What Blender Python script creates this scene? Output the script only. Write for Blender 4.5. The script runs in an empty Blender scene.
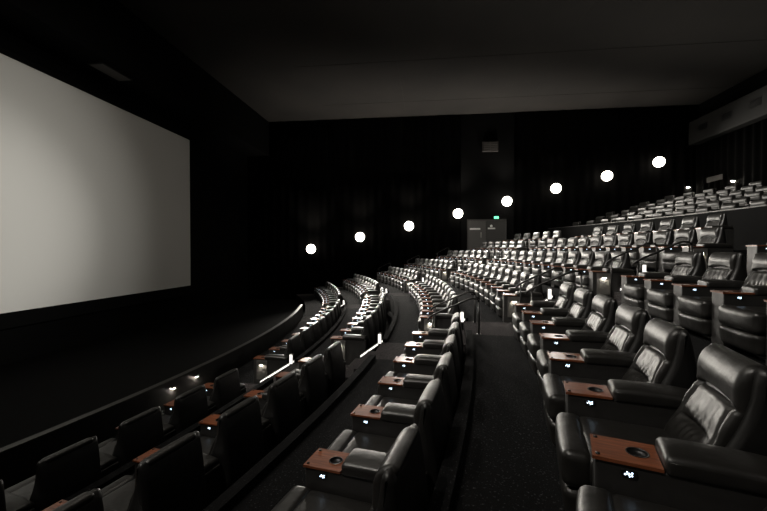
import bpy, bmesh, math, random
from mathutils import Vector, Matrix
random.seed(7)
SC = bpy.context.scene
COL = SC.collection
PI = math.pi

# ------------------------------------------------------------------ layout
CX, CY = -39.1, 10.4                       # centre of the curved rows
AISLE1, AISLE1W = -1.50, 1.42              # far edge of the near stairs (arc metres), width
TH2 = 0.2335                               # angle of the far edge of the far stairs
ROWS = [                                   # name, middle x of control lights, floor height
    ('front', -4.10, -3.30), ('second', -2.15, -2.75), ('third', 0.0, -2.195), ('fourth', 1.89, -1.65),
    ('fifth', 3.80, -1.10), ('sixth', 5.75, -0.55), ('seventh', 7.85, 0.0)]
EDGE = -1.05
YFAR, YNEAR = 27.8, -7.0
XSCR, XREAR = -13.4, 17.95
ZCEIL = 9.7

def arc(xm, s, off=0.0):
    """point on the row arc (arc length s from the middle, off = metres further from the screen) and heading"""
    R = xm - CX
    a = s / R
    return CX + (R + off) * math.cos(a), CY + (R + off) * math.sin(a), a

def s_of_y(xm, y):
    R = xm - CX
    return R * math.asin((y - CY) / R)

# ------------------------------------------------------------------ materials
def mat(name):
    m = bpy.data.materials.new(name); m.use_nodes = True
    nt = m.node_tree
    return m, nt, nt.nodes['Principled BSDF']

def simple(name, col, rough=0.5, metal=0.0, spec=0.5, bump=None, coat=0):
    m, nt, b = mat(name)
    b.inputs['Base Color'].default_value = (*col, 1)
    b.inputs['Roughness'].default_value = rough
    b.inputs['Metallic'].default_value = metal
    b.inputs['Specular IOR Level'].default_value = spec
    b.inputs['Coat Weight'].default_value = coat
    if bump:
        sc, st, dist = bump
        tc = nt.nodes.new('ShaderNodeTexCoord')
        n = nt.nodes.new('ShaderNodeTexNoise'); n.inputs['Scale'].default_value = sc; n.inputs['Detail'].default_value = 3
        bp = nt.nodes.new('ShaderNodeBump'); bp.inputs['Strength'].default_value = st; bp.inputs['Distance'].default_value = dist
        nt.links.new(tc.outputs['Object'], n.inputs['Vector'])
        nt.links.new(n.outputs['Fac'], bp.inputs['Height'])
        nt.links.new(bp.outputs['Normal'], b.inputs['Normal'])
    return m

def emit(name, col, strength):
    m, nt, b = mat(name)
    b.inputs['Base Color'].default_value = (0.8, 0.8, 0.8, 1)
    b.inputs['Emission Color'].default_value = (*col, 1)
    b.inputs['Emission Strength'].default_value = strength
    return m

def leather_mat(name, col, rough):
    m, nt, b = mat(name)
    b.inputs['IOR'].default_value = 1.6
    tc = nt.nodes.new('ShaderNodeTexCoord')
    n = nt.nodes.new('ShaderNodeTexNoise'); n.inputs['Scale'].default_value = 9; n.inputs['Detail'].default_value = 4
    v = nt.nodes.new('ShaderNodeTexVoronoi'); v.inputs['Scale'].default_value = 260
    mr = nt.nodes.new('ShaderNodeMapRange')
    mr.inputs['To Min'].default_value = rough - 0.06; mr.inputs['To Max'].default_value = rough + 0.08
    b1 = nt.nodes.new('ShaderNodeBump'); b1.inputs['Strength'].default_value = 0.25; b1.inputs['Distance'].default_value = 0.02
    b2 = nt.nodes.new('ShaderNodeBump'); b2.inputs['Strength'].default_value = 0.25; b2.inputs['Distance'].default_value = 0.0006
    L = nt.links.new
    L(tc.outputs['Object'], n.inputs['Vector']); L(tc.outputs['Object'], v.inputs['Vector'])
    L(n.outputs['Fac'], mr.inputs['Value']); L(mr.outputs['Result'], b.inputs['Roughness'])
    L(n.outputs['Fac'], b1.inputs['Height']); L(v.outputs['Distance'], b2.inputs['Height'])
    L(b1.outputs['Normal'], b2.inputs['Normal']); L(b2.outputs['Normal'], b.inputs['Normal'])
    b.inputs['Base Color'].default_value = (*col, 1)
    b.inputs['Specular IOR Level'].default_value = 0.5
    return m

def wood_mat():
    m, nt, b = mat('red brown wood')
    L = nt.links.new
    tc = nt.nodes.new('ShaderNodeTexCoord'); mp = nt.nodes.new('ShaderNodeMapping')
    mp.inputs['Scale'].default_value = (3, 40, 10)
    n = nt.nodes.new('ShaderNodeTexNoise'); n.inputs['Scale'].default_value = 2.2; n.inputs['Detail'].default_value = 6
    cr = nt.nodes.new('ShaderNodeValToRGB')
    cr.color_ramp.elements[0].position = 0.3; cr.color_ramp.elements[0].color = (0.11, 0.031, 0.012, 1)
    cr.color_ramp.elements[1].position = 0.7; cr.color_ramp.elements[1].color = (0.31, 0.095, 0.037, 1)
    L(tc.outputs['Object'], mp.inputs['Vector']); L(mp.outputs['Vector'], n.inputs['Vector'])
    L(n.outputs['Fac'], cr.inputs['Fac']); L(cr.outputs['Color'], b.inputs['Base Color'])
    b.inputs['Roughness'].default_value = 0.30
    b.inputs['Coat Weight'].default_value = 1.0; b.inputs['Coat Roughness'].default_value = 0.22
    return m

def carpet_mat(name, dark, light, thr):
    m, nt, b = mat(name)
    L = nt.links.new
    tc = nt.nodes.new('ShaderNodeTexCoord')
    n = nt.nodes.new('ShaderNodeTexNoise'); n.inputs['Scale'].default_value = 55; n.inputs['Detail'].default_value = 2
    n2 = nt.nodes.new('ShaderNodeTexNoise'); n2.inputs['Scale'].default_value = 260
    cr = nt.nodes.new('ShaderNodeValToRGB')
    cr.color_ramp.elements[0].position = thr; cr.color_ramp.elements[0].color = (*dark, 1)
    cr.color_ramp.elements[1].position = thr + 0.12; cr.color_ramp.elements[1].color = (*light, 1)
    bp = nt.nodes.new('ShaderNodeBump'); bp.inputs['Strength'].default_value = 0.8; bp.inputs['Distance'].default_value = 0.01
    L(tc.outputs['Object'], n.inputs['Vector']); L(tc.outputs['Object'], n2.inputs['Vector'])
    L(n.outputs['Fac'], cr.inputs['Fac']); L(cr.outputs['Color'], b.inputs['Base Color'])
    L(n2.outputs['Fac'], bp.inputs['Height']); L(bp.outputs['Normal'], b.inputs['Normal'])
    b.inputs['Roughness'].default_value = 0.95; b.inputs['Specular IOR Level'].default_value = 0.15
    return m

def ceiling_mat():
    m, nt, b = mat('brown grey ceiling plaster')
    L = nt.links.new
    tc = nt.nodes.new('ShaderNodeTexCoord')
    n = nt.nodes.new('ShaderNodeTexNoise'); n.inputs['Scale'].default_value = 0.35; n.inputs['Detail'].default_value = 6
    cr = nt.nodes.new('ShaderNodeValToRGB')
    cr.color_ramp.elements[0].position = 0.3; cr.color_ramp.elements[0].color = (0.011, 0.0095, 0.008, 1)
    cr.color_ramp.elements[1].position = 0.7; cr.color_ramp.elements[1].color = (0.021, 0.018, 0.015, 1)
    L(tc.outputs['Object'], n.inputs['Vector']); L(n.outputs['Fac'], cr.inputs['Fac'])
    L(cr.outputs['Color'], b.inputs['Base Color']); b.inputs['Roughness'].default_value = 0.9
    return m

LEATHER = leather_mat('black leather', (0.013, 0.0122, 0.011), 0.37)
SHELL = leather_mat('black leather side', (0.008, 0.0077, 0.0073), 0.40)
PANEL = leather_mat('black console panel', (0.022, 0.021, 0.020), 0.45)
WOOD = wood_mat()
BLACK = simple('black plastic', (0.008, 0.008, 0.008), 0.35)
LEDMAT = emit('cool control light', (0.62, 0.80, 1.0), 4)
CARPET = carpet_mat('black speckled carpet', (0.0016, 0.0016, 0.0018), (0.060, 0.059, 0.063), 0.62)
CARPET2 = carpet_mat('grey brown stair carpet', (0.010, 0.009, 0.0095), (0.045, 0.040, 0.040), 0.45)
WALLM = simple('black acoustic cloth', (0.002, 0.002, 0.002), 0.9, spec=0.1, bump=(40, 0.3, 0.01))
DRAPE = simple('black drape cloth', (0.0022, 0.0021, 0.002), 0.95, spec=0.03)
CEILM = ceiling_mat()
SCREENM = simple('white cinema screen', (0.78, 0.77, 0.74), 0.85, spec=0.1, bump=(300, 0.1, 0.001))
METAL = simple('dark brushed metal', (0.028, 0.027, 0.026), 0.38, metal=0.6)
PLATE = simple('grey end plate', (0.12, 0.115, 0.107), 0.4, metal=0.3)
RAILTOP = simple('pale metal capping', (0.045, 0.043, 0.040), 0.45, metal=0.5)
PAINT = simple('dark barrier paint', (0.009, 0.008, 0.007), 0.5)
LAMPM = emit('lamp globe glass', (1.0, 0.93, 0.82), 9)
LAMPDIM = emit('dimmed unseen lamp glass', (1.0, 0.93, 0.82), 1.5)
STEPM = emit('step light lens', (1.0, 0.93, 0.80), 300)
STAIRGLOW = emit('added stair glow', (1.0, 0.95, 0.88), 1.3)  # glow put into stringers and kerb ends that are no lamps
STEEL = simple('brushed steel plate', (0.35, 0.34, 0.32), 0.4, metal=0.7)
DOORM = simple('grey door paint', (0.075, 0.072, 0.068), 0.5)
DOORM2 = simple('dark grey door paint', (0.04, 0.038, 0.036), 0.5)
SIGNW = simple('white sign enamel', (0.65, 0.64, 0.62), 0.4)
GREEN = emit('green exit sign glow', (0.02, 0.9, 0.35), 2.2)
CEILLINE = simple('dark ceiling joint', (0.02, 0.018, 0.015), 0.9)
DUCT = simple('dark duct paint', (0.007, 0.0063, 0.0055), 0.7)

# ------------------------------------------------------------------ mesh builder
class MB:
    def __init__(self):
        self.v = []; self.f = []; self.m = []; self.s = []
    def add(self, vs, fs, mi=0, smooth=False):
        o = len(self.v)
        self.v += [tuple(p) for p in vs]
        for f in fs:
            self.f.append([i + o for i in f]); self.m.append(mi); self.s.append(smooth)
    def merge(self, other, mi):
        o = len(self.v)
        self.v += other.v
        for f, s in zip(other.f, other.s):
            self.f.append([i + o for i in f]); self.m.append(mi); self.s.append(s)
        return self
    def box(self, x0, x1, y0, y1, z0, z1, mi=0, bevel=0, seg=2):
        if bevel <= 0:
            vs = [(x, y, z) for x in (x0, x1) for y in (y0, y1) for z in (z0, z1)]
            fs = [(0, 1, 3, 2), (4, 6, 7, 5), (0, 4, 5, 1), (2, 3, 7, 6), (0, 2, 6, 4), (1, 5, 7, 3)]
            self.add(vs, fs, mi); return
        bm = bmesh.new(); bmesh.ops.create_cube(bm, size=1)
        for v in bm.verts:
            v.co = Vector(((x0 + x1) / 2 + v.co.x * (x1 - x0), (y0 + y1) / 2 + v.co.y * (y1 - y0), (z0 + z1) / 2 + v.co.z * (z1 - z0)))
        bmesh.ops.bevel(bm, geom=bm.edges[:], offset=bevel, segments=seg, affect='EDGES', profile=0.5)
        self.frombm(bm, mi, False)
    def frombm(self, bm, mi=0, smooth=True):
        bm.verts.ensure_lookup_table(); bm.normal_update()
        for i, v in enumerate(bm.verts): v.index = i
        self.add([v.co[:] for v in bm.verts], [[v.index for v in f.verts] for f in bm.faces], mi, smooth)
        bm.free()
    def pad(self, x0, x1, y0, y1, z0, z1, r, n=(4, 6, 6), fn=None, mi=0):
        """soft rounded block; fn deforms (x, y, z) afterwards"""
        c = ((x0 + x1) / 2, (y0 + y1) / 2, (z0 + z1) / 2)
        h = ((x1 - x0) / 2, (y1 - y0) / 2, (z1 - z0) / 2)
        rr = [min(r, q * 0.999) for q in h]
        def ticks(k):
            hh, q, m = h[k], rr[k], n[k]
            a = [-hh, -hh + 0.35 * q, -hh + 0.7 * q]
            mid = [-(hh - q) + 2 * (hh - q) * i / m for i in range(m + 1)]
            return a + mid + [-t for t in reversed(a)]
        T = [ticks(k) for k in range(3)]
        idx = {}
        vs = []; fs = []
        def vert(i, j, k):
            key = (i, j, k)
            if key in idx: return idx[key]
            p = [T[0][i], T[1][j], T[2][k]]
            inner = [max(-(h[q] - rr[q]), min(h[q] - rr[q], p[q])) for q in range(3)]
            d = [(p[q] - inner[q]) / rr[q] for q in range(3)]
            l = math.sqrt(sum(t * t for t in d))
            if l > 1e-9: p = [inner[q] + d[q] / l * rr[q] for q in range(3)]
            p = [p[q] + c[q] for q in range(3)]
            if fn: p = fn(*p)
            idx[key] = len(vs); vs.append(tuple(p)); return idx[key]
        N = [len(t) - 1 for t in T]
        for a, b, cc, sides in ((1, 2, 0, 1), (2, 0, 1, 1), (0, 1, 2, 1)):
            for side in (0, N[cc]):
                for i in range(N[a]):
                    for j in range(N[b]):
                        q = []
                        for (di, dj) in ((0, 0), (1, 0), (1, 1), (0, 1)):
                            t = [0, 0, 0]; t[a] = i + di; t[b] = j + dj; t[cc] = side
                            q.append(vert(*t))
                        if side == 0: q.reverse()
                        fs.append(q)
        self.add(vs, fs, mi, True)
    def tube(self, pts, r, seg=8, mi=0, closed=False):
        pts = [Vector(p) for p in pts]; n = len(pts); vs = []; fs = []
        prev = None
        for i, p in enumerate(pts):
            if closed: t = pts[(i + 1) % n] - pts[i - 1]
            else: t = pts[min(i + 1, n - 1)] - pts[max(i - 1, 0)]
            t.normalize()
            if prev is None: u = t.orthogonal().normalized()
            else: u = (prev - t * prev.dot(t)).normalized()
            prev = u; w = t.cross(u)
            for k in range(seg):
                a = 2 * PI * k / seg
                vs.append(p + (u * math.cos(a) + w * math.sin(a)) * r)
        for i in range(n if closed else n - 1):
            for k in range(seg):
                a = i * seg + k; b = i * seg + (k + 1) % seg
                c = ((i + 1) % n) * seg + (k + 1) % seg; d = ((i + 1) % n) * seg + k
                fs.append((a, b, c, d))
        if not closed:
            fs.append(tuple(reversed(range(seg)))); fs.append(tuple(range((n - 1) * seg, n * seg)))
        self.add(vs, fs, mi, True)
    def lathe(self, prof, axis='Z', c=(0, 0, 0), seg=20, mi=0, smooth=True):
        vs = []; fs = []
        for (r, h) in prof:
            for k in range(seg):
                a = 2 * PI * k / seg
                p = (r * math.cos(a), r * math.sin(a), h)
                if axis == 'Y': p = (p[0], h, p[1])
                if axis == 'X': p = (h, p[0], p[1])
                vs.append((p[0] + c[0], p[1] + c[1], p[2] + c[2]))
        for i in range(len(prof) - 1):
            for k in range(seg):
                q = (i * seg + k, i * seg + (k + 1) % seg, (i + 1) * seg + (k + 1) % seg, (i + 1) * seg + k)
                fs.append(q if axis != 'Y' else tuple(reversed(q)))
        self.add(vs, fs, mi, smooth)
    def arcbox(self, xm_r, s_or_y, z0, z1, step=0.9, mi=0, ystyle=True, top_round=False):
        """solid curved along the rows: xm_r = (inner, outer) middle x, s_or_y = (y0, y1) or angles"""
        ri, ro = xm_r[0] - CX, xm_r[1] - CX
        if ystyle:
            a0 = [math.asin((s_or_y[0] - CY) / r) for r in (ri, ro)]
            a1 = [math.asin((s_or_y[1] - CY) / r) for r in (ri, ro)]
        else:
            a0 = [s_or_y[0]] * 2; a1 = [s_or_y[1]] * 2
        n = max(1, int((a1[0] - a0[0]) * ri / step))
        vs = []; fs = []
        for i in range(n + 1):
            t = i / n
            ai = a0[0] + (a1[0] - a0[0]) * t; ao = a0[1] + (a1[1] - a0[1]) * t
            pi_ = (CX + ri * math.cos(ai), CY + ri * math.sin(ai)); po = (CX + ro * math.cos(ao), CY + ro * math.sin(ao))
            vs += [(*pi_, z0), (*po, z0), (*po, z1), (*pi_, z1)]
        for i in range(n):
            a = i * 4; b = a + 4
            fs += [(a, b, b + 1, a + 1), (a + 1, b + 1, b + 2, a + 2), (a + 2, b + 2, b + 3, a + 3), (a + 3, b + 3, b, a)]
        fs += [(0, 1, 2, 3), (n * 4 + 3, n * 4 + 2, n * 4 + 1, n * 4)]
        self.add(vs, fs, mi)
    def mesh(self, name, mats):
        me = bpy.data.meshes.new(name)
        me.from_pydata(self.v, [], self.f)
        for m in mats: me.materials.append(m)
        me.polygons.foreach_set('material_index', self.m)
        me.polygons.foreach_set('use_smooth', self.s)
        me.validate(); me.update()
        bm = bmesh.new(); bm.from_mesh(me); bmesh.ops.recalc_face_normals(bm, faces=bm.faces[:]); bm.to_mesh(me); bm.free()
        return me
    def build(self, name, mats, parent=None):
        if not isinstance(mats, (list, tuple)): mats = [mats]
        o = bpy.data.objects.new(name, self.mesh(name, mats)); COL.objects.link(o)
        if parent: o.parent = parent
        return o

def tag(o, label, cat, group=None):
    o['label'] = label; o['category'] = cat
    if group: o['group'] = group
    return o
def empty(name, loc=(0, 0, 0), rz=0):
    o = bpy.data.objects.new(name, None); COL.objects.link(o)
    o.location = loc; o.rotation_euler = (0, 0, rz); o.empty_display_size = 0.2
    return o
def struct(o):
    o['kind'] = 'structure'; return o
def copy_tree(o, parent=None):
    c = o.copy(); COL.objects.link(c); c.parent = parent
    for ch in o.children: copy_tree(ch, c)
    return c
def move_in(o, pos, rz):
    o.location = pos; o.rotation_euler = (0, 0, rz)

# ------------------------------------------------------------------ recliner (local: -X faces the screen, console on +Y side)
SY0, SY1 = -0.648, -0.004                  # seat width
YC = (SY0 + SY1) / 2
HW = (SY1 - SY0) / 2
def g(x, w): return math.exp(-(x / w) ** 2)

BPROF = [(0.30, 0.375), (0.42, 0.40), (0.50, 0.425), (0.60, 0.475), (0.70, 0.528), (0.80, 0.568), (0.88, 0.592), (0.96, 0.600), (1.02, 0.612), (1.08, 0.640)]
def bx(z):
    if z <= BPROF[0][0]: return BPROF[0][1]
    for (z0, x0), (z1, x1) in zip(BPROF, BPROF[1:]):
        if z <= z1:
            t = (z - z0) / (z1 - z0); return x0 + (x1 - x0) * t
    return BPROF[-1][1]
def back_fn(x, y, z):
    u = (y - YC) / HW
    zb = (bx(z - 0.03) + bx(z) + bx(z + 0.03)) / 3
    front = max(0.0, min(1.0, (0.085 - x) / 0.055))          # 1 on the front skin
    prof = -0.012 * g(z - 0.955, 0.085) - 0.020 * g(z - 0.545, 0.07) - 0.012 * g(z - 0.73, 0.06)
    side = -0.030 * max(0, abs(u) - 0.62) / 0.38 * g(z - 0.68, 0.18)
    crease = 0.052 * g(z - (0.850 - 0.030 * u * u), 0.016) * max(0.0, 1 - (u / 0.74) ** 4) + 0.012 * g(z - (0.850 - 0.030 * u * u), 0.012)
    crease += 0.040 * g(z - (0.630 - 0.03 * u * u), 0.014) * max(0.0, 1 - (u / 0.60) ** 4)
    cup = 0.008 * (1 - min(1, abs(u) / 0.62) ** 2) * g(z - 0.70, 0.12)
    zz = 0.84 - z
    seam = 0.022 * g(abs(u) - (0.60 + 0.55 * max(0, zz)), 0.045) * (1 if zz > 0 else 0) * g(z - 0.68, 0.20)
    wr = 0.0042 * math.sin(u * 27 + 2.2 * math.sin(u * 5)) * (g(z - 0.59, 0.035) + 0.9 * g(z - 0.672, 0.035)) * max(0, 1 - (u / 0.62) ** 2)
    wr += 0.0020 * math.sin(u * 21 + 1.3) * g(z - 0.77, 0.05) * max(0, 1 - (u / 0.7) ** 2)
    head = -0.014 * (1 - u * u) * g(z - 0.96, 0.10)
    return (x + zb + front * (prof + side + crease + cup + seam + wr + head), y, z)

def shell_mb(n=3):
    m = MB()
    prof = [(bx(z) + 0.035, z) for z in (0.30, 0.42, 0.50, 0.58, 0.66, 0.74, 0.82, 0.90, 0.98)]
    prof += [(0.648, 1.035), (0.664, 1.060), (0.688, 1.068), (0.710, 1.050), (0.724, 1.00), (0.742, 0.90), (0.780, 0.60), (0.795, 0.30), (0.785, 0.03), (0.50, 0.03)]
    bm = bmesh.new()
    a = [bm.verts.new((x, SY0 + 0.008, z)) for x, z in prof]
    b = [bm.verts.new((x, SY1 - 0.008, z)) for x, z in prof]
    N = len(prof)
    fa = bm.faces.new(a); fb = bm.faces.new(list(reversed(b)))
    for i in range(N): bm.faces.new((a[i], b[i], b[(i + 1) % N], a[(i + 1) % N]))
    bm.normal_update()
    ed = list(fa.edges) + list(fb.edges)
    bmesh.ops.bevel(bm, geom=ed, offset=0.040, segments=4, affect='EDGES', profile=0.5)
    m.frombm(bm, 0, True)
    return m

def cushion_mb():
    m = MB()
    def fn(x, y, z):
        u = (y - YC) / HW
        if z > 0.44: z += 0.022 * (1 - u * u) * (1 - ((x - 0.22) / 0.40) ** 2) - 0.02 * x
        return x, y, z
    m.pad(-0.10, 0.56, SY0, SY1, 0.30, 0.485, 0.06, (5, 8, 2), fn)
    return m
def legrest_mb():
    m = MB()
    for z0, z1, out in ((0.285, 0.50, 0.030), (0.075, 0.283, 0.022)):
        zc = (z0 + z1) / 2
        def fn(x, y, z, zc=zc, out=out, hz=(z1 - z0) / 2):
            u = (y - YC) / HW; w = (z - zc) / hz
            if x < -0.12: x -= out * max(0, 1 - u ** 4) * max(0, 1 - w * w)
            if zc < 0.25: x += 0.025 * (0.28 - z) / 0.2
            x += 0.012 * math.cos(w * 2)
            return x, y, z
        m.pad(-0.215, -0.06, SY0 + 0.012, SY1 - 0.012, z0, z1, 0.05, (2, 8, 4), fn)
    return m
def back_mb(n=(3, 44, 52)):
    m = MB(); m.pad(0.0, 0.105, SY0 + 0.055, SY1 - 0.055, 0.44, 1.070, 0.045, n, back_fn)
    return m
def base_mb():
    m = MB(); m.box(-0.02, 0.76, SY0 + 0.02, SY1 - 0.02, 0.0, 0.29, bevel=0.01, seg=1); return m
CW = 0.232                                  # console width
def console_mb():
    m = MB(); m.box(-0.142, 0.72, 0.0, CW, 0.0, 0.613, bevel=0.010, seg=3); return m
def tray_mb():
    m = MB()
    x0, x1, y0, y1, z0, z1 = -0.155, 0.138, -0.008, CW + 0.008, 0.614, 0.630
    cx, cy, r, n = 0.050, 0.118, 0.046, 32
    for z, flip in ((z1, False), (z0, True)):
        vs = []; fs = []
        for k in range(n):
            a = 2 * PI * k / n + PI / n; c, s = math.cos(a), math.sin(a)
            vs.append((cx + r * c, cy + r * s, z))
        for k in range(n):
            a = 2 * PI * k / n + PI / n; c, s = math.cos(a), math.sin(a)
            tx = ((x1 - cx) / c if c > 0 else (x0 - cx) / c) if abs(c) > 1e-6 else 1e9
            ty = ((y1 - cy) / s if s > 0 else (y0 - cy) / s) if abs(s) > 1e-6 else 1e9
            t = min(tx, ty); vs.append((cx + t * c, cy + t * s, z))
        for (px, py) in ((x0, y0), (x1, y0), (x1, y1), (x0, y1)): vs.append((px, py, z))
        for k in range(n):
            j = (k + 1) % n
            fs.append((k, n + k, n + j, j))
            p, q = vs[n + k], vs[n + j]
            for ci in range(4):
                cpt = vs[2 * n + ci]
                on = lambda P: (abs(P[0] - cpt[0]) < 1e-6 or abs(P[1] - cpt[1]) < 1e-6)
                if on(p) and on(q) and not (abs(p[0] - q[0]) < 1e-6 or abs(p[1] - q[1]) < 1e-6):
                    fs.append((n + k, 2 * n + ci, n + j))
        m.add(vs, fs, 0)
    # rim and inner wall
    m.add([(x0, y0, z0), (x1, y0, z0), (x1, y1, z0), (x0, y1, z0), (x0, y0, z1), (x1, y0, z1), (x1, y1, z1), (x0, y1, z1)],
          [(0, 1, 5, 4), (1, 2, 6, 5), (2, 3, 7, 6), (3, 0, 4, 7)], 0)
    return m
def cup_mb():
    m = MB()
    m.lathe([(0.0001, 0.6145), (0.043, 0.6145), (0.0455, 0.627), (0.0455, 0.6315), (0.052, 0.6325), (0.053, 0.6305), (0.048, 0.629)], c=(0.050, 0.118, 0), seg=28)
    return m
def stud_mb(y):
    m = MB(); m.lathe([(0.011, 0.629), (0.0105, 0.635), (0.007, 0.6365), (0.0001, 0.6365)], c=(-0.130, y, 0), seg=14); return m
def arm_mb():
    m = MB()
    def fn(x, y, z):
        u = (y - 0.116) / 0.125; w = (x - 0.41) / 0.26
        if z > 0.65: z += 0.014 * (1 - u * u) - 0.018 * max(0, w) ** 2 * 1.2 - 0.02 * max(0, -w - 0.75)
        return x, y, z
    m.pad(0.142, 0.70, -0.012, CW + 0.012, 0.596, 0.690, 0.028, (10, 6, 2), fn)
    # piping along the top edges
    for y in (-0.008, CW + 0.008):
        pts = [(0.160 + 0.51 * i / 12, y, 0.6665 - 0.012 * max(0, (i / 12 - 0.5) * 2) ** 2) for i in range(13)]
        m.tube(pts, 0.004, 6)
    return m
def bezel_mb():
    m = MB()
    prof = []
    n = 20
    vs = []; fs = []
    for k in range(n):
        a = 2 * PI * k / n
        ex = 0.036 * (abs(math.cos(a)) ** 0.5) * (1 if math.cos(a) >= 0 else -1); ez = 0.019 * (abs(math.sin(a)) ** 0.5) * (1 if math.sin(a) >= 0 else -1)
        vs += [(ex, 0.001, 0.575 + ez), (ex * 0.92, -0.007, 0.575 + ez * 0.9)]
    for k in range(n):
        a = 2 * k; b = 2 * ((k + 1) % n); fs.append((a, b, b + 1, a + 1))
    fs.append([2 * k + 1 for k in range(n)])
    m.add(vs, fs, 0)
    m.box(-0.026, -0.016, -0.0085, -0.0072, 0.589, 0.591, 0)
    return m
def glyph_mb():
    m = MB()
    for (x, z, r) in ((0.0, 0.574, 0.0062), (-0.015, 0.571, 0.0048), (0.013, 0.580, 0.0045), (0.013, 0.567, 0.0038), (-0.008, 0.583, 0.0032), (0.003, 0.563, 0.0032)):
        m.lathe([(r, -0.0072), (r * 0.8, -0.0095), (0.0001, -0.0102)], axis='Y', c=(x, 0, z), seg=8)
    return m

def make_recliner():
    t = empty('recliner')
    base_mb().build('base', BLACK, t)
    cushion_mb().build('seat_cushion', LEATHER, t)
    legrest_mb().build('leg_rest', LEATHER, t)
    back_mb().build('backrest', LEATHER, t)
    shell_mb().build('back_shell', SHELL, t)
    c = console_mb().build('console', PANEL, t)
    w = tray_mb().build('wood_tray', WOOD, t); w['label'] = 'red brown wooden tray with a cup hole'
    cup_mb().build('cup_holder', BLACK, w)
    for y in (0.022, CW - 0.022): stud_mb(y).build('tray_stud', BLACK, w)
    arm_mb().build('armrest', LEATHER, t)
    b = bezel_mb().build('control_panel', BLACK, t)
    gl = glyph_mb().build('control_light', LEDMAT, b); gl['label'] = 'small glowing white blue control light'
    return t
def recliner_mesh():
    m = MB()
    for f, mi in ((base_mb(), 2), (cushion_mb(), 0), (legrest_mb(), 0), (back_mb((2, 14, 26)), 0), (shell_mb(), 1), (console_mb(), 3), (tray_mb(), 4), (cup_mb(), 2), (arm_mb(), 0), (glyph_mb(), 5)):
        m.merge(f, mi)
    return m.mesh('recliner', [LEATHER, SHELL, BLACK, PANEL, WOOD, LEDMAT])

def make_end_console():
    t = empty('end_console')
    m = MB(); m.box(-0.142, 0.72, 0.0, CW, 0.0, 0.613, bevel=0.010, seg=2); m.build('console', PANEL, t)
    w = tray_mb().build('wood_tray', WOOD, t); w['label'] = 'red brown wooden tray with a cup hole'
    cup_mb().build('cup_holder', BLACK, w)
    arm_mb().build('armrest', LEATHER, t)
    p = MB(); p.box(-0.06, 0.22, -0.014, 0.001, 0.12, 0.58, bevel=0.004, seg=1); pl = p.build('end_plate', PLATE, t)
    h = MB()                                            # hooded step light
    h.box(0.035, 0.125, -0.055, -0.012, 0.485, 0.510, bevel=0.004, seg=1)
    hd = h.build('lamp_hood', BLACK, t)
    l = MB(); l.box(0.045, 0.115, -0.048, -0.016, 0.4825, 0.4845); l.build('lamp_lens', STEPM, hd)
    return t

proto = make_recliner()
SIMPLE = recliner_mesh()
end_proto = make_end_console()
used = {'r': False, 'e': False}
ORD = ['first', 'second', 'third', 'fourth', 'fifth', 'sixth', 'seventh', 'eighth', 'ninth', 'tenth', 'eleventh', 'twelfth', 'thirteenth', 'fourteenth', 'fifteenth', 'sixteenth']

def put_recliner(row, s, label, group, parts=True):
    nm, xm, z = row
    x, y, a = arc(xm, s)
    if parts:
        if not used['r']: o = proto; used['r'] = True
        else: o = copy_tree(proto)
    else:
        o = bpy.data.objects.new('recliner', SIMPLE); COL.objects.link(o)
    if nm == 'third' and y < 5: x += 0.03
    if nm == 'fourth' and y < 4.2: a += {1: -0.15, 2: -0.13, 3: -0.07, 4: -0.03}.get(int(y + 0.3), 0); x -= 0.045
    move_in(o, (x, y, z), a)
    tag(o, label, 'recliner', group)
    return o
def put_end(row, s, label, group):
    nm, xm, z = row
    x, y, a = arc(xm, s)
    if not used['e']: o = end_proto; used['e'] = True
    else: o = copy_tree(end_proto)
    move_in(o, (x, y, z), a)
    tag(o, label, 'console', group)

P = 0.888
NEAR = {0: (6.90, 6), 1: (6.98, 7), 2: (7.10, 7), 3: (7.27, 8), 4: (7.26, 6), 5: (7.05, 3)}   # y of the last light, seats
for i, row in enumerate(ROWS):
    nm, xm, z = row
    R = xm - CX
    pitch = P if i < 6 else 1.03
    if i in NEAR:
        y1, n = NEAR[i]
        s1 = s_of_y(xm, y1)
        for k in range(n):
            put_recliner(row, s1 - k * {2: 0.902, 3: 0.898, 4: 0.889}.get(i, P), 'black leather recliner, %s row, camera side of near stairs, %s from the stairs' % (nm, ORD[k]),
                         'recliners on the camera side of the near stairs')
    # middle block
    sa = AISLE1 if i < 6 else s_of_y(xm, 11.75)
    put_end(row, sa, 'end console with lit step lamp beside the near stairs, %s row from the screen' % nm, 'end consoles with step lamps')
    lim = R * TH2 - 1.35
    k = 0; s = sa + CW + 0.652
    while s + CW < lim:
        put_recliner(row, s, 'black leather recliner, %s row, middle block, %s seat beyond near stairs' % (nm, ORD[k]), 'recliners in the middle block')
        k += 1; s += pitch
    # far block
    if True:
        sb = R * TH2
        put_end(row, sb, 'end console with lit step lamp beside the far stairs, %s row from the screen' % nm, 'end consoles with step lamps')
        k = 0; s = sb + CW + 0.652
        while arc(xm, s + CW)[1] < YFAR - 0.9:
            put_recliner(row, s, 'black leather recliner, %s row, far block, %s seat beyond far stairs' % (nm, ORD[k]), 'recliners in the far block by the lamp wall', parts=False)
            k += 1; s += pitch

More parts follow.
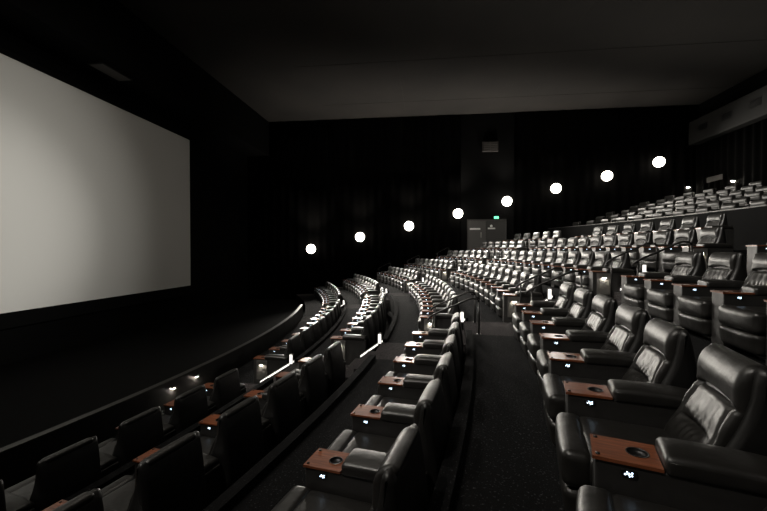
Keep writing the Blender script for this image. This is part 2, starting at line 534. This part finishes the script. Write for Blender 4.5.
# ------------------------------------------------------------------ upper deck chairs
def deck_chair_mesh():
    m = MB()
    m.box(-0.02, 0.45, -0.26, 0.26, 0.0, 0.30, 1, bevel=0.01, seg=1)
    m.pad(-0.06, 0.50, -0.29, 0.29, 0.30, 0.47, 0.06, (3, 4, 2), None, 0)
    def fn(x, y, z):
        t = z - 0.42
        x += 0.22 * t - 0.05 * g(z - 0.92, 0.09) * (1 if x < 0.5 else 0) + 0.03 * g(z - 0.77, 0.02) * (1 if x < 0.5 else 0)
        return x, y, z
    m.pad(0.40, 0.56, -0.31, 0.31, 0.42, 1.02, 0.05, (2, 6, 16), fn, 0)
    for s in (-1, 1):
        m.box(0.0, 0.50, min(s * 0.31, s * 0.40), max(s * 0.31, s * 0.40), 0.0, 0.58, 1, bevel=0.01, seg=1)
        m.pad(-0.04, 0.50, min(s * 0.30, s * 0.41), max(s * 0.30, s * 0.41), 0.575, 0.64, 0.03, (3, 2, 1), None, 0)
    return m.mesh('lounge_chair', [LEATHER, SHELL])
DECKM = deck_chair_mesh()
UP = [(ORD[k], 12.05 + 1.0 * k, 0.86 + 0.32 * k) for k in range(6)]
for k, (nm, xm, z) in enumerate(UP):
    y = 26.7 - (0.55 if k % 2 else 0); j = 0
    while y > 12.2:
        s = s_of_y(xm, y)
        x, yy, a = arc(xm, s)
        if (x / yy) < 0.93:
            o = bpy.data.objects.new('lounge_chair', DECKM); COL.objects.link(o)
            move_in(o, (x, yy, z), a)
            tag(o, 'black leather chair on raised rear deck, %s deck row, %s from the lamp wall' % (nm, ORD[j]), 'chair', 'chairs on the raised rear deck')
        j += 1; y -= 1.22

# ------------------------------------------------------------------ floors (one carpeted structure) with stairs
def build_floor():
    m = MB()
    ya, yb = YNEAR, YFAR
    zbot = -4.2
    edges = [xm + EDGE for _, xm, _ in ROWS]
    s1 = AISLE1 - AISLE1W, AISLE1
    for i, (nm, xm, z) in enumerate(ROWS):
        R = xm - CX
        x0 = -5.25 if i == 0 else edges[i]
        x1 = edges[i + 1] if i < 6 else 11.35
        y0 = ya if i < 6 else 11.2
        a1 = math.asin((ya - CY) / R); a2 = math.asin((yb - 0.02 - CY) / R)
        # aisle spans in angle
        aA = (s1[0] / R, s1[1] / R); aB = ((R * TH2 - 1.3) / R, TH2); aC = (math.asin((YFAR - 0.95 - CY) / R), a2)
        spans = []
        if i < 6:
            spans = [(a1, aA[0], 0), (aA[0], aA[1], 1), (aA[1], aB[0], 0), (aB[0], aB[1], 1), (aB[1], aC[0], 0), (aC[0], a2, 1)]
        else:
            st = math.asin((y0 - CY) / R)
            spans = [(st, aB[0], 0), (aB[0], aB[1], 1), (aB[1], aC[0], 0), (aC[0], a2, 1)]
        for (u, v, ais) in spans:
            m.arcbox((x0, x1), (u, v), zbot, z, ystyle=False, mi=ais)
            if i > 0 and not ais:                                   # carpeted kerb on the tier edge
                m.arcbox((x0 - 0.005, x0 + 0.115), (u, v), z - 0.08, z + 0.085, ystyle=False, mi=0)
            if i < 6 and ais and not (i == 5 and u < 0):                                           # intermediate treads below the next tier
                nz = ROWS[i + 1][2] - z
                m.arcbox((x1 - 0.62, x1 + 0.01), (u + 0.001, v - 0.001), z - 0.02, z + nz / 3, ystyle=False, mi=1)
                m.arcbox((x1 - 0.31, x1 + 0.01), (u + 0.001, v - 0.001), z - 0.02, z + 2 * nz / 3, ystyle=False, mi=1)
    # concourse behind the sixth row, camera side
    m.arcbox((ROWS[6][1] + EDGE, 11.35), (ya, 11.2), zbot, -0.55, mi=0)
    # front pit floor
    m.box(XSCR - 0.4, -4.9, YNEAR, YFAR, -4.3, -3.75, 2)
    # deck tiers
    for k, (nm, xm, z) in enumerate(UP):
        x0 = 11.35 if k == 0 else xm - 0.32
        x1 = UP[k + 1][1] - 0.32 if k < 5 else XREAR + 2.8
        m.arcbox((x0, x1), (ya, yb - 0.02), zbot, z, mi=0)
    return struct(m.build('floor', [CARPET, CARPET2, WALLM]))
build_floor()

# ------------------------------------------------------------------ stair stringers with added glow, and handrails
def strip(row_i, a_s, lab):
    nm, xm, z = ROWS[row_i]
    x1 = ROWS[row_i + 1][1] + EDGE
    R = xm - CX
    t = empty('stair_stringer_glow')
    px, py, a = arc(xm, a_s); move_in(t, (px, py, z), a)
    o0 = x1 - (0.84 if row_i == 0 else 0.50) - xm; o1 = x1 + 0.03 - xm
    nz = ROWS[row_i + 1][2] - z
    def slab(w0, w1, h0, h1, y0, y1):
        m = MB()
        vs = []
        for (o, zz) in ((o0, 0.0 if row_i == 0 else nz * 0.30), (o1, nz)):
            vs += [(o, y0, zz + h0), (o, y1, zz + h0), (o, y1, zz + h1), (o, y0, zz + h1)]
        m.add(vs, [(0, 1, 2, 3), (7, 6, 5, 4), (0, 4, 5, 1), (1, 5, 6, 2), (2, 6, 7, 3), (3, 7, 4, 0)], 0)
        return m
    slab(0, 0, 0.02, 0.115, -0.050, -0.012).build('stringer', METAL, t)
    slab(0, 0, 0.045, 0.090, -0.060, -0.049).build('stringer_glow', STAIRGLOW, t)  # glow put in for the stringer face catching step-lamp light
    m = MB(); m.box(o1 - 0.11, o1 - 0.02, -0.075, -0.012, nz - 0.02, nz + 0.25, bevel=0.006, seg=1); m.build('kerb_end_box', METAL, t)
    m = MB(); m.box(o1 - 0.10, o1 - 0.03, -0.082, -0.074, nz + 0.01, nz + 0.23); m.build('kerb_end_glow', STAIRGLOW, t)  # added glow standing for the lit end of the kerb
    tag(t, lab, 'stair glow', 'stair glow strips')
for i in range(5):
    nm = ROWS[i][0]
    strip(i, AISLE1, 'sloping stringer with added white glow beside the near stairs, behind the %s row end console' % nm)
    strip(i, (ROWS[i][1] - CX) * TH2, 'sloping stringer with added white glow beside the far stairs, behind the %s row end console' % nm)

def handrail(row_i, s, lab, mat_=METAL):
    nm, xm, z = ROWS[row_i]; z2 = ROWS[row_i + 1][2] - z
    px, py, a = arc(xm, s)
    t = empty('handrail'); move_in(t, (px, py, z), a)
    xa, xb = 0.20, 0.90
    m = MB()
    m.tube([(xa - 0.10, 0, 0.80), (xa - 0.07, 0, 0.85), (xa, 0, 0.90), (xa + 0.1, 0, 0.955), (xb - 0.1, 0, z2 + 0.64), (xb, 0, z2 + 0.69), (xb + 0.06, 0, z2 + 0.705), (xb + 0.16, 0, z2 + 0.69), (xb + 0.19, 0, z2 + 0.64)], 0.020, 8)
    m.build('top_rail', METAL, t)
    m = MB(); m.tube([(xa, 0, 0.90), (xa, 0, 0.0)], 0.018, 8); m.lathe([(0.045, 0), (0.045, 0.012), (0.02, 0.014)], c=(xa, 0, 0), seg=12); m.build('post', METAL, t)
    m = MB(); m.tube([(xb + 0.19, 0, z2 + 0.65), (xb + 0.19, 0, z2 - 0.002)], 0.018, 8); m.lathe([(0.045, 0), (0.045, 0.012), (0.02, 0.014)], c=(xb + 0.19, 0, z2), seg=12); m.build('post', METAL, t)
    tag(t, lab, 'handrail', 'stair handrails')
for i in (2, 3, 4):
    nm = ROWS[i][0]
    handrail(i, AISLE1 - AISLE1W + 0.16, 'dark metal handrail on the camera side of the near stairs, rising from the %s row' % nm)
    handrail(i, AISLE1 - 0.10, 'dark metal handrail on the far side of the near stairs, rising from the %s row' % nm)
    handrail(i, (ROWS[i][1] - CX) * TH2 - 0.10, 'dark metal handrail on the far stairs, rising from the %s row' % nm)
    handrail(i, s_of_y(ROWS[i][1], YFAR - 0.85), 'dark metal handrail by the lamp wall, rising from the %s row' % nm)

# ------------------------------------------------------------------ front barrier
t = empty('front_barrier', (0, 0, 0))
m = MB(); m.arcbox((-5.40, -5.30), (YNEAR + 0.05, 18.7), -3.75, -2.79, mi=0); m.build('panel', PAINT, t)
m = MB(); m.arcbox((-5.415, -5.285), (YNEAR + 0.05, 18.7), -2.79, -2.765, mi=0); m.build('capping', RAILTOP, t)
tag(t, 'low dark curved barrier wall with a thin pale capping in front of the front row', 'barrier')
def barrier_lamp(y, lab):
    xm = -5.30
    px, py, a = arc(xm, s_of_y(xm, y))
    t = empty('barrier_lamp', (px, py, -2.95), a)
    m = MB(); m.box(0.0, 0.055, -0.05, 0.05, 0.0, 0.03, bevel=0.004, seg=1); m.build('lamp_hood', BLACK, t)
    m = MB(); m.box(0.006, 0.046, -0.042, 0.042, -0.004, -0.001); m.build('lamp_lens', STEPM, t)
    tag(t, lab, 'lamp', 'downward lamps on the front barrier')
barrier_lamp(7.51, 'small downward lamp on the front barrier, the one nearer the camera')
barrier_lamp(8.25, 'small downward lamp on the front barrier, the one farther from the camera')

# rear deck parapet
t = empty('deck_parapet', (0, 0, 0))
m = MB(); m.arcbox((11.33, 11.45), (YNEAR + 0.05, YFAR - 0.2), -0.55, 1.47, mi=0); m.build('panel', WALLM, t)
m = MB(); m.arcbox((11.31, 11.47), (YNEAR + 0.05, YFAR - 0.2), 1.47, 1.51, mi=0); m.build('capping', METAL, t)
tag(t, 'long black parapet wall below the raised rear deck with a thin metal capping', 'parapet')

# ------------------------------------------------------------------ room shell
def sbox(name, x0, x1, y0, y1, z0, z1, mt):
    m = MB(); m.box(x0, x1, y0, y1, z0, z1); return struct(m.build(name, mt))
sbox('ceiling', XSCR - 1, XREAR + 0.4, YNEAR - 0.3, YFAR + 0.3, ZCEIL, ZCEIL + 0.2, CEILM)
sbox('wall_far', XSCR - 1, XREAR + 0.4, YFAR, YFAR + 0.3, -4.3, ZCEIL, WALLM)
sbox('wall_near', XSCR - 1, XREAR + 0.4, YNEAR - 0.3, YNEAR, -4.3, ZCEIL, WALLM)
sbox('wall_left', XSCR - 1.0, XSCR - 0.35, YNEAR, YFAR, -4.3, ZCEIL, WALLM)
sbox('wall_right', XREAR, XREAR + 0.4, YNEAR, YFAR, -1, ZCEIL, WALLM)
# ceiling joints
for k, y in enumerate((25.0, 19.6, 14.2)):
    sbox('trim_%d' % (k + 1), -7, 17.8, y, y + 0.05, ZCEIL - 0.012, ZCEIL + 0.01, CEILLINE)
sbox('trim_4', 17.82, 17.90, YNEAR, 25.0, ZCEIL - 0.03, ZCEIL + 0.01, RAILTOP)
for k, x in enumerate((-1.6, 6.5)):
    sbox('trim_%d' % (5 + k), x, x + 0.03, YNEAR, YFAR, ZCEIL - 0.008, ZCEIL + 0.01, CEILLINE)

def drape(name, ax, c, a0, a1, z0, z1, amp, wl, lab):
    m = MB(); n = int((a1 - a0) / wl * 10); vs = []; fs = []
    for i in range(n + 1):
        q = a0 + (a1 - a0) * i / n
        d = amp * (0.5 + 0.5 * math.sin(2 * PI * q / wl + 0.8 * math.sin(q * 1.7)))
        for (off, z) in ((d, z0), (d, z1), (d - 0.03, z1), (d - 0.03, z0)):
            vs.append((c - off, q, z) if ax == 'x' else (q, c - off, z))
    for i in range(n):
        a = i * 4; b = a + 4
        fs += [(a, b, b + 1, a + 1), (a + 1, b + 1, b + 2, a + 2), (a + 2, b + 2, b + 3, a + 3), (a + 3, b + 3, b, a)]
    fs += [(0, 1, 2, 3), (n * 4 + 3, n * 4 + 2, n * 4 + 1, n * 4)]
    m.add(vs, fs, 0, True)
    o = m.build(name, DRAPE); tag(o, lab, 'curtain')
drape('curtain', 'x', XREAR - 0.05, YNEAR + 0.1, YFAR - 0.1, 2.6, 6.95, 0.16, 0.55, 'tall black pleated curtain covering the rear wall above the deck chairs')
drape('curtain', 'y', YFAR - 0.04, -12.6, 2.3, -3.7, 9.6, 0.10, 0.7, 'tall black pleated curtain on the lamp wall between the screen and the doors')
drape('curtain', 'y', YFAR - 0.04, 6.0, 17.6, -0.5, 9.6, 0.10, 0.7, 'tall black pleated curtain on the lamp wall right of the exit doors')

# duct beam with vents on rear wall
t = empty('duct_beam', (17.3, 10, 7.0))
m = MB(); m.box(0, 0.60, YNEAR - 9.95, YFAR - 10.05, 0, 1.5, bevel=0.02, seg=1); m.build('casing', DUCT, t)
y = 26.4
while y > 12:
    v = MB()
    for k in range(5): v.box(-0.02, 0.0, y - 10 - 0.35, y - 10 + 0.35, 0.66 + k * 0.07, 0.70 + k * 0.07)
    v.box(-0.006, 0.0, y - 10 - 0.38, y - 10 + 0.38, 0.62, 1.04)
    v.build('vent_grille', BLACK, t); y -= 1.95
tag(t, 'long dark ventilation duct beam with grilles under the ceiling along the rear wall', 'duct')

# ------------------------------------------------------------------ screen
t = empty('cinema_screen', (XSCR, 10.4, 2.1))
m = MB()
W2, H2 = 9.76, 4.11
n = 24; vs = []; fs = []
for i in range(n + 1):
    for (z, d) in ((-H2, 0), (H2, 0), (H2, -0.02), (-H2, -0.02)): vs.append((d, -W2 + 2 * W2 * i / n, z))
for i in range(n):
    a = i * 4; b = a + 4
    fs += [(a, b, b + 1, a + 1), (a + 1, b + 1, b + 2, a + 2), (a + 2, b + 2, b + 3, a + 3), (a + 3, b + 3, b, a)]
fs += [(0, 1, 2, 3), (n * 4 + 3, n * 4 + 2, n * 4 + 1, n * 4)]
m.add(vs, fs, 0); m.build('projection_surface', SCREENM, t)
m = MB()
for (y0, y1, z0, z1) in ((-W2 - 0.5, -W2, -H2 - 0.5, H2 + 0.5), (W2, W2 + 0.5, -H2 - 0.5, H2 + 0.5), (-W2, W2, H2, H2 + 0.5), (-W2, W2, -H2 - 0.5, -H2)):
    m.box(-0.12, 0.05, y0, y1, z0, z1)
m.build('black_masking', WALLM, t)
tag(t, 'huge pale grey cinema screen in black masking on the left wall', 'screen')

# soffit and panel above screen
sbox('trim_7', XSCR - 0.35, -12.0, YNEAR, YFAR, 7.15, ZCEIL, WALLM)
t = empty('ceiling_panel', (-12.62, 13.95, 7.15))
m = MB(); m.box(-0.33, 0.33, -0.75, 0.75, -0.05, 0.0, bevel=0.01, seg=1); m.build('frame', DUCT, t)
m = MB(); m.box(-0.28, 0.28, -0.70, 0.70, -0.056, -0.05); m.build('grille', simple('grey grille', (0.12, 0.115, 0.11), 0.7), t)
tag(t, 'small dim grey panel set under the soffit above the cinema screen', 'panel')

# ------------------------------------------------------------------ exit doors in far wall
def yf(z): return z
t = empty('door_2', (2.84, YFAR - 0.13, 0.0)); t['kind'] = 'structure'
m = MB(); m.box(-0.06, 0.0, -0.03, 0.13, -0.55, 2.14); m.box(2.58, 2.66, -0.03, 0.13, -0.55, 2.14); m.box(-0.06, 2.66, -0.03, 0.13, 2.08, 2.18); m.build('door_frame', DOORM2, t)
m = MB(); m.box(0.0, 1.24, -0.01, 0.05, -0.55, 2.08, bevel=0.005, seg=1); d1 = m.build('door_leaf', DOORM, t)
m = MB(); m.box(1.26, 2.58, 0.01, 0.07, -0.55, 2.08, bevel=0.005, seg=1); d2 = m.build('door_leaf', DOORM2, t)
m = MB(); m.box(0.12, 0.85, -0.018, -0.011, 1.44, 1.56); m.build('sign_plate', SIGNW, d1)
m = MB(); m.box(0.86, 0.95, -0.022, -0.011, 0.88, 1.26, bevel=0.003, seg=1); m.tube([(0.905, -0.02, 0.98), (0.905, -0.07, 0.98), (0.905, -0.07, 1.16), (0.905, -0.02, 1.16)], 0.012, 6); m.build('door_handle', STEEL, d1)
m = MB(); m.box(1.38, 1.88, 0.0, 0.009, 1.48, 1.58); m.build('sign_plate', SIGNW, d2)
m = MB(); m.lathe([(0.09, 0.009), (0.09, 0.0), (0.0001, 0.0)], axis='Y', c=(1.62, 0, 1.70), seg=16); m.build('sign_plate', SIGNW, d2)

# exit sign with running figure
t = empty('exit_sign', (4.80, YFAR - 0.15, 2.30)); t.scale = (0.62, 0.8, 0.7)
m = MB(); m.box(-0.27, 0.27, 0.0, 0.10, -0.14, 0.14, bevel=0.01, seg=1); m.build('housing', BLACK, t)
m = MB(); m.box(-0.25, 0.25, -0.006, 0.0, -0.12, 0.12); m.build('sign_face', GREEN, t)
m = MB(); m.lathe([(0.022, -0.010), (0.0001, -0.010)], axis='Y', c=(-0.02, 0, 0.075), seg=10)
for a, b in (((-0.02, 0.05), (-0.035, -0.01)), ((-0.035, -0.01), (0.02, -0.04)), ((0.02, -0.04), (0.0, -0.09)), ((-0.035, -0.01), (-0.06, -0.06)), ((-0.06, -0.06), (-0.11, -0.06)), ((-0.02, 0.04), (0.03, 0.01)), ((-0.02, 0.04), (-0.07, 0.02))):
    m.tube([(a[0], -0.009, a[1]), (b[0], -0.009, b[1])], 0.010, 6)
m.box(0.10, 0.19, -0.009, -0.006, -0.09, 0.09)
m.build('running_figure', SIGNW, t)
tag(t, 'small glowing green exit sign with running figure above the grey doors', 'exit sign')

# wall vent box high on far wall
t = empty('wall_vent', (4.36, YFAR - 0.15, 7.32))
m = MB(); m.box(-0.55, 0.55, -0.04, 0.12, -0.36, 0.36, bevel=0.01, seg=1); m.build('frame', simple('vent frame', (0.018, 0.016, 0.014), 0.6), t)
m = MB()
for k in range(5): m.box(-0.48, 0.48, -0.055, -0.04, -0.29 + k * 0.125, -0.23 + k * 0.125)
m.box(-0.02, 0.02, -0.056, -0.04, -0.3, 0.3)
m.build('grille', simple('dim grille', (0.06, 0.055, 0.05), 0.7), t)
tag(t, 'dim rectangular vent box high on the dark lamp wall above the exit doors', 'vent')

# ------------------------------------------------------------------ globe wall lamps
def globe():
    t = empty('globe_wall_lamp')
    m = MB()
    prof = [(0.0001, -0.34)] + [(0.34 * math.cos(q), 0.34 * math.sin(q)) for q in [(-PI / 2 + PI * (i + 1) / 14) for i in range(12)]] + [(0.10, 0.325), (0.0001, 0.34)]
    m.lathe(prof, seg=24); m.build('glass_globe', LAMPM, t)
    m = MB(); m.lathe([(0.0001, 0.52), (0.11, 0.52), (0.12, 0.47), (0.05, 0.45), (0.05, 0.30)], axis='Y', seg=14); m.build('wall_mount', METAL, t)
    return t
FAR = [(-8.75, 0.08), (-5.01, 0.96), (-1.38, 1.75), (2.14, 2.62), (5.55, 3.45), (8.86, 4.3), (12.21, 5.09), (15.52, 5.96)]
gp = globe()
for k, (x, z) in enumerate(FAR):
    y = YFAR - 0.65
    f = y / YFAR
    o = gp if k == 0 else copy_tree(gp)
    move_in(o, (x * f, y, z * f), 0)
    tag(o, 'bright round globe lamp on the dark far wall, %s of eight from the screen' % ORD[k], 'lamp', 'globe lamps along the far wall')
for k, (x, z) in enumerate(FAR):                                     # unseen matching lamps, added on the wall behind the camera
    o = copy_tree(gp)
    g0 = [c for c in o.children if c.name.startswith('glass')][0]
    if k == 0: DIMG = g0.data.copy(); DIMG.materials[0] = LAMPDIM
    g0.data = DIMG
    move_in(o, (x * 0.977, YNEAR + 0.65, z * 0.977), PI)
    tag(o, 'unseen added globe lamp on the wall behind the camera, %s of eight from the screen' % ORD[k], 'lamp', 'added globe lamps along the near wall')

def lamp_beams():
    for k, (x, z) in enumerate(FAR):
        y = YFAR - 1.05; f = y / YFAR
        spot('globe_upward_glow', (x * f, y + 0.0, z * f + 0.4), (x, YFAR - 1.6, ZCEIL), UPL * (1, 1, 1.2, 1.2, 1, 0.6, 0.3, 0.1)[k], math.radians(100), 1.0, (1.0, 0.92, 0.82), 0.3)
        spot('globe_beam', (x * f, y, z * f), (x + 16 - k, 8, z - 2.5), GL * (1, 1, 1, 1, 0.9, 0.7, 0.4, 0.2)[k], math.radians(108), 1.0, (1.0, 0.94, 0.84), 0.3)
# small rear wall lamps and sign
def wall_spot(loc, rz, lab):
    t = empty('small_wall_lamp', loc, rz)
    m = MB(); m.box(0.0, 0.20, -0.10, 0.10, 0.0, 0.07, bevel=0.01, seg=1); m.build('lamp_hood', BLACK, t)
    m = MB(); m.lathe([(0.09, -0.002), (0.06, -0.05), (0.0001, -0.07)], c=(0.09, 0, 0), seg=12); m.build('lamp_lens', STEPM, t)
    tag(t, lab, 'lamp', 'small lamps behind the deck chairs')
wall_spot((17.25, YFAR - 0.22, 4.2), PI / 2, 'small bright lamp low in the far corner, right of the last globe lamp')
wall_spot((XREAR - 0.42, 24.4, 4.02), 0, 'small bright lamp on the rear curtain wall above the deck chairs')
t = empty('wall_panel', (17.70, YFAR - 0.30, 4.45))
m = MB(); m.box(-0.02, 0.02, -2.2, -0.9, -0.16, 0.16, bevel=0.005, seg=1); m.build('panel', simple('dim sign panel', (0.05, 0.046, 0.04), 0.6), t)
tag(t, 'dim grey rectangular panel on the rear wall between two small lamps', 'panel')

# ------------------------------------------------------------------ lights
DL = 4300
GL = 1700
UPL = 700
def spot(name, loc, target, power, size, blend, col, radius=0.1):
    l = bpy.data.lights.new(name, 'SPOT'); l.energy = power; l.spot_size = size; l.spot_blend = blend; l.color = col; l.shadow_soft_size = radius
    o = bpy.data.objects.new(name, l); COL.objects.link(o); o.location = loc
    o.rotation_euler = (Vector(target) - Vector(loc)).to_track_quat('-Z', 'Y').to_euler()
    return o
lamp_beams()
spot('projector_beam', (16.8, 10.6, 6.2), (XSCR, 9.9, 0.6), 9500, math.radians(18), 1.0, (1.0, 0.97, 0.90), 0.1)
spot('projector_beam', (16.8, 10.2, 6.2), (XSCR, 9.9, 0.8), 6500, math.radians(30), 1.0, (1.0, 0.97, 0.90), 0.1)

# unseen ceiling downlights, added over the front to brighten the seats
def downlight():
    t = empty('added_ceiling_downlight')
    m = MB(); m.lathe([(0.17, 0.0), (0.17, -0.03), (0.13, -0.03), (0.12, -0.005), (0.0001, -0.005)], seg=20); m.build('trim_ring', BLACK, t)
    m = MB(); m.lathe([(0.118, -0.004), (0.118, -0.012), (0.0001, -0.012)], seg=20); m.build('lamp_lens', STEPM, t)
    return t
dp = downlight(); k = 0
for (x, y) in ((-7.5, 12.5), (-7.5, 8.0), (-7.5, 3.5), (-3.0, 12.5), (-3.0, 7.0)):
    o = dp if k == 0 else copy_tree(dp)
    move_in(o, (x, y, ZCEIL), 0)
    tag(o, 'round unseen ceiling downlight added above the front rows, %s one' % ORD[k], 'ceiling light', 'added ceiling downlights')
    spot('added_downlight_beam', (x, y, ZCEIL - 0.06), (x + 9.5, y + 6.5, 0), DL, math.radians(80), 1.0, (1.0, 0.95, 0.87), 0.15)
    k += 1
o = copy_tree(dp); move_in(o, (-5.0, -1.5, ZCEIL), 0)
tag(o, 'round unseen ceiling downlight added nearest the camera', 'ceiling light', 'added ceiling downlights')
spot('added_downlight_beam', (-5.0, -1.5, ZCEIL - 0.06), (1.3, 3.2, -1.0), 2100, math.radians(60), 1.0, (1.0, 0.93, 0.84), 0.15)  # unseen light added to brighten the seats near the camera

w = bpy.data.worlds.new('world'); SC.world = w; w.use_nodes = True
w.node_tree.nodes['Background'].inputs['Color'].default_value = (0, 0, 0, 1)
w.node_tree.nodes['Background'].inputs['Strength'].default_value = 0

# ------------------------------------------------------------------ camera
F = 380.0
cam = bpy.data.cameras.new('camera'); cam.sensor_fit = 'HORIZONTAL'; cam.sensor_width = 36; cam.lens = 36 * F / 767
cam.clip_start = 0.02; cam.clip_end = 200
co = bpy.data.objects.new('camera', cam); COL.objects.link(co)
psi = math.atan(44.5 / F); al = math.atan(5.5 / F)
fw = Vector((-math.sin(psi) * math.cos(al), math.cos(psi) * math.cos(al), -math.sin(al)))
co.rotation_euler = fw.to_track_quat('-Z', 'Y').to_euler()
co.location = (0, 0, 0)
SC.camera = co
SC.view_settings.view_transform = 'Standard'; SC.view_settings.look = 'None'
SC.view_settings.exposure = 0.0; SC.view_settings.gamma = 1.0
SC.view_settings.use_curve_mapping = False
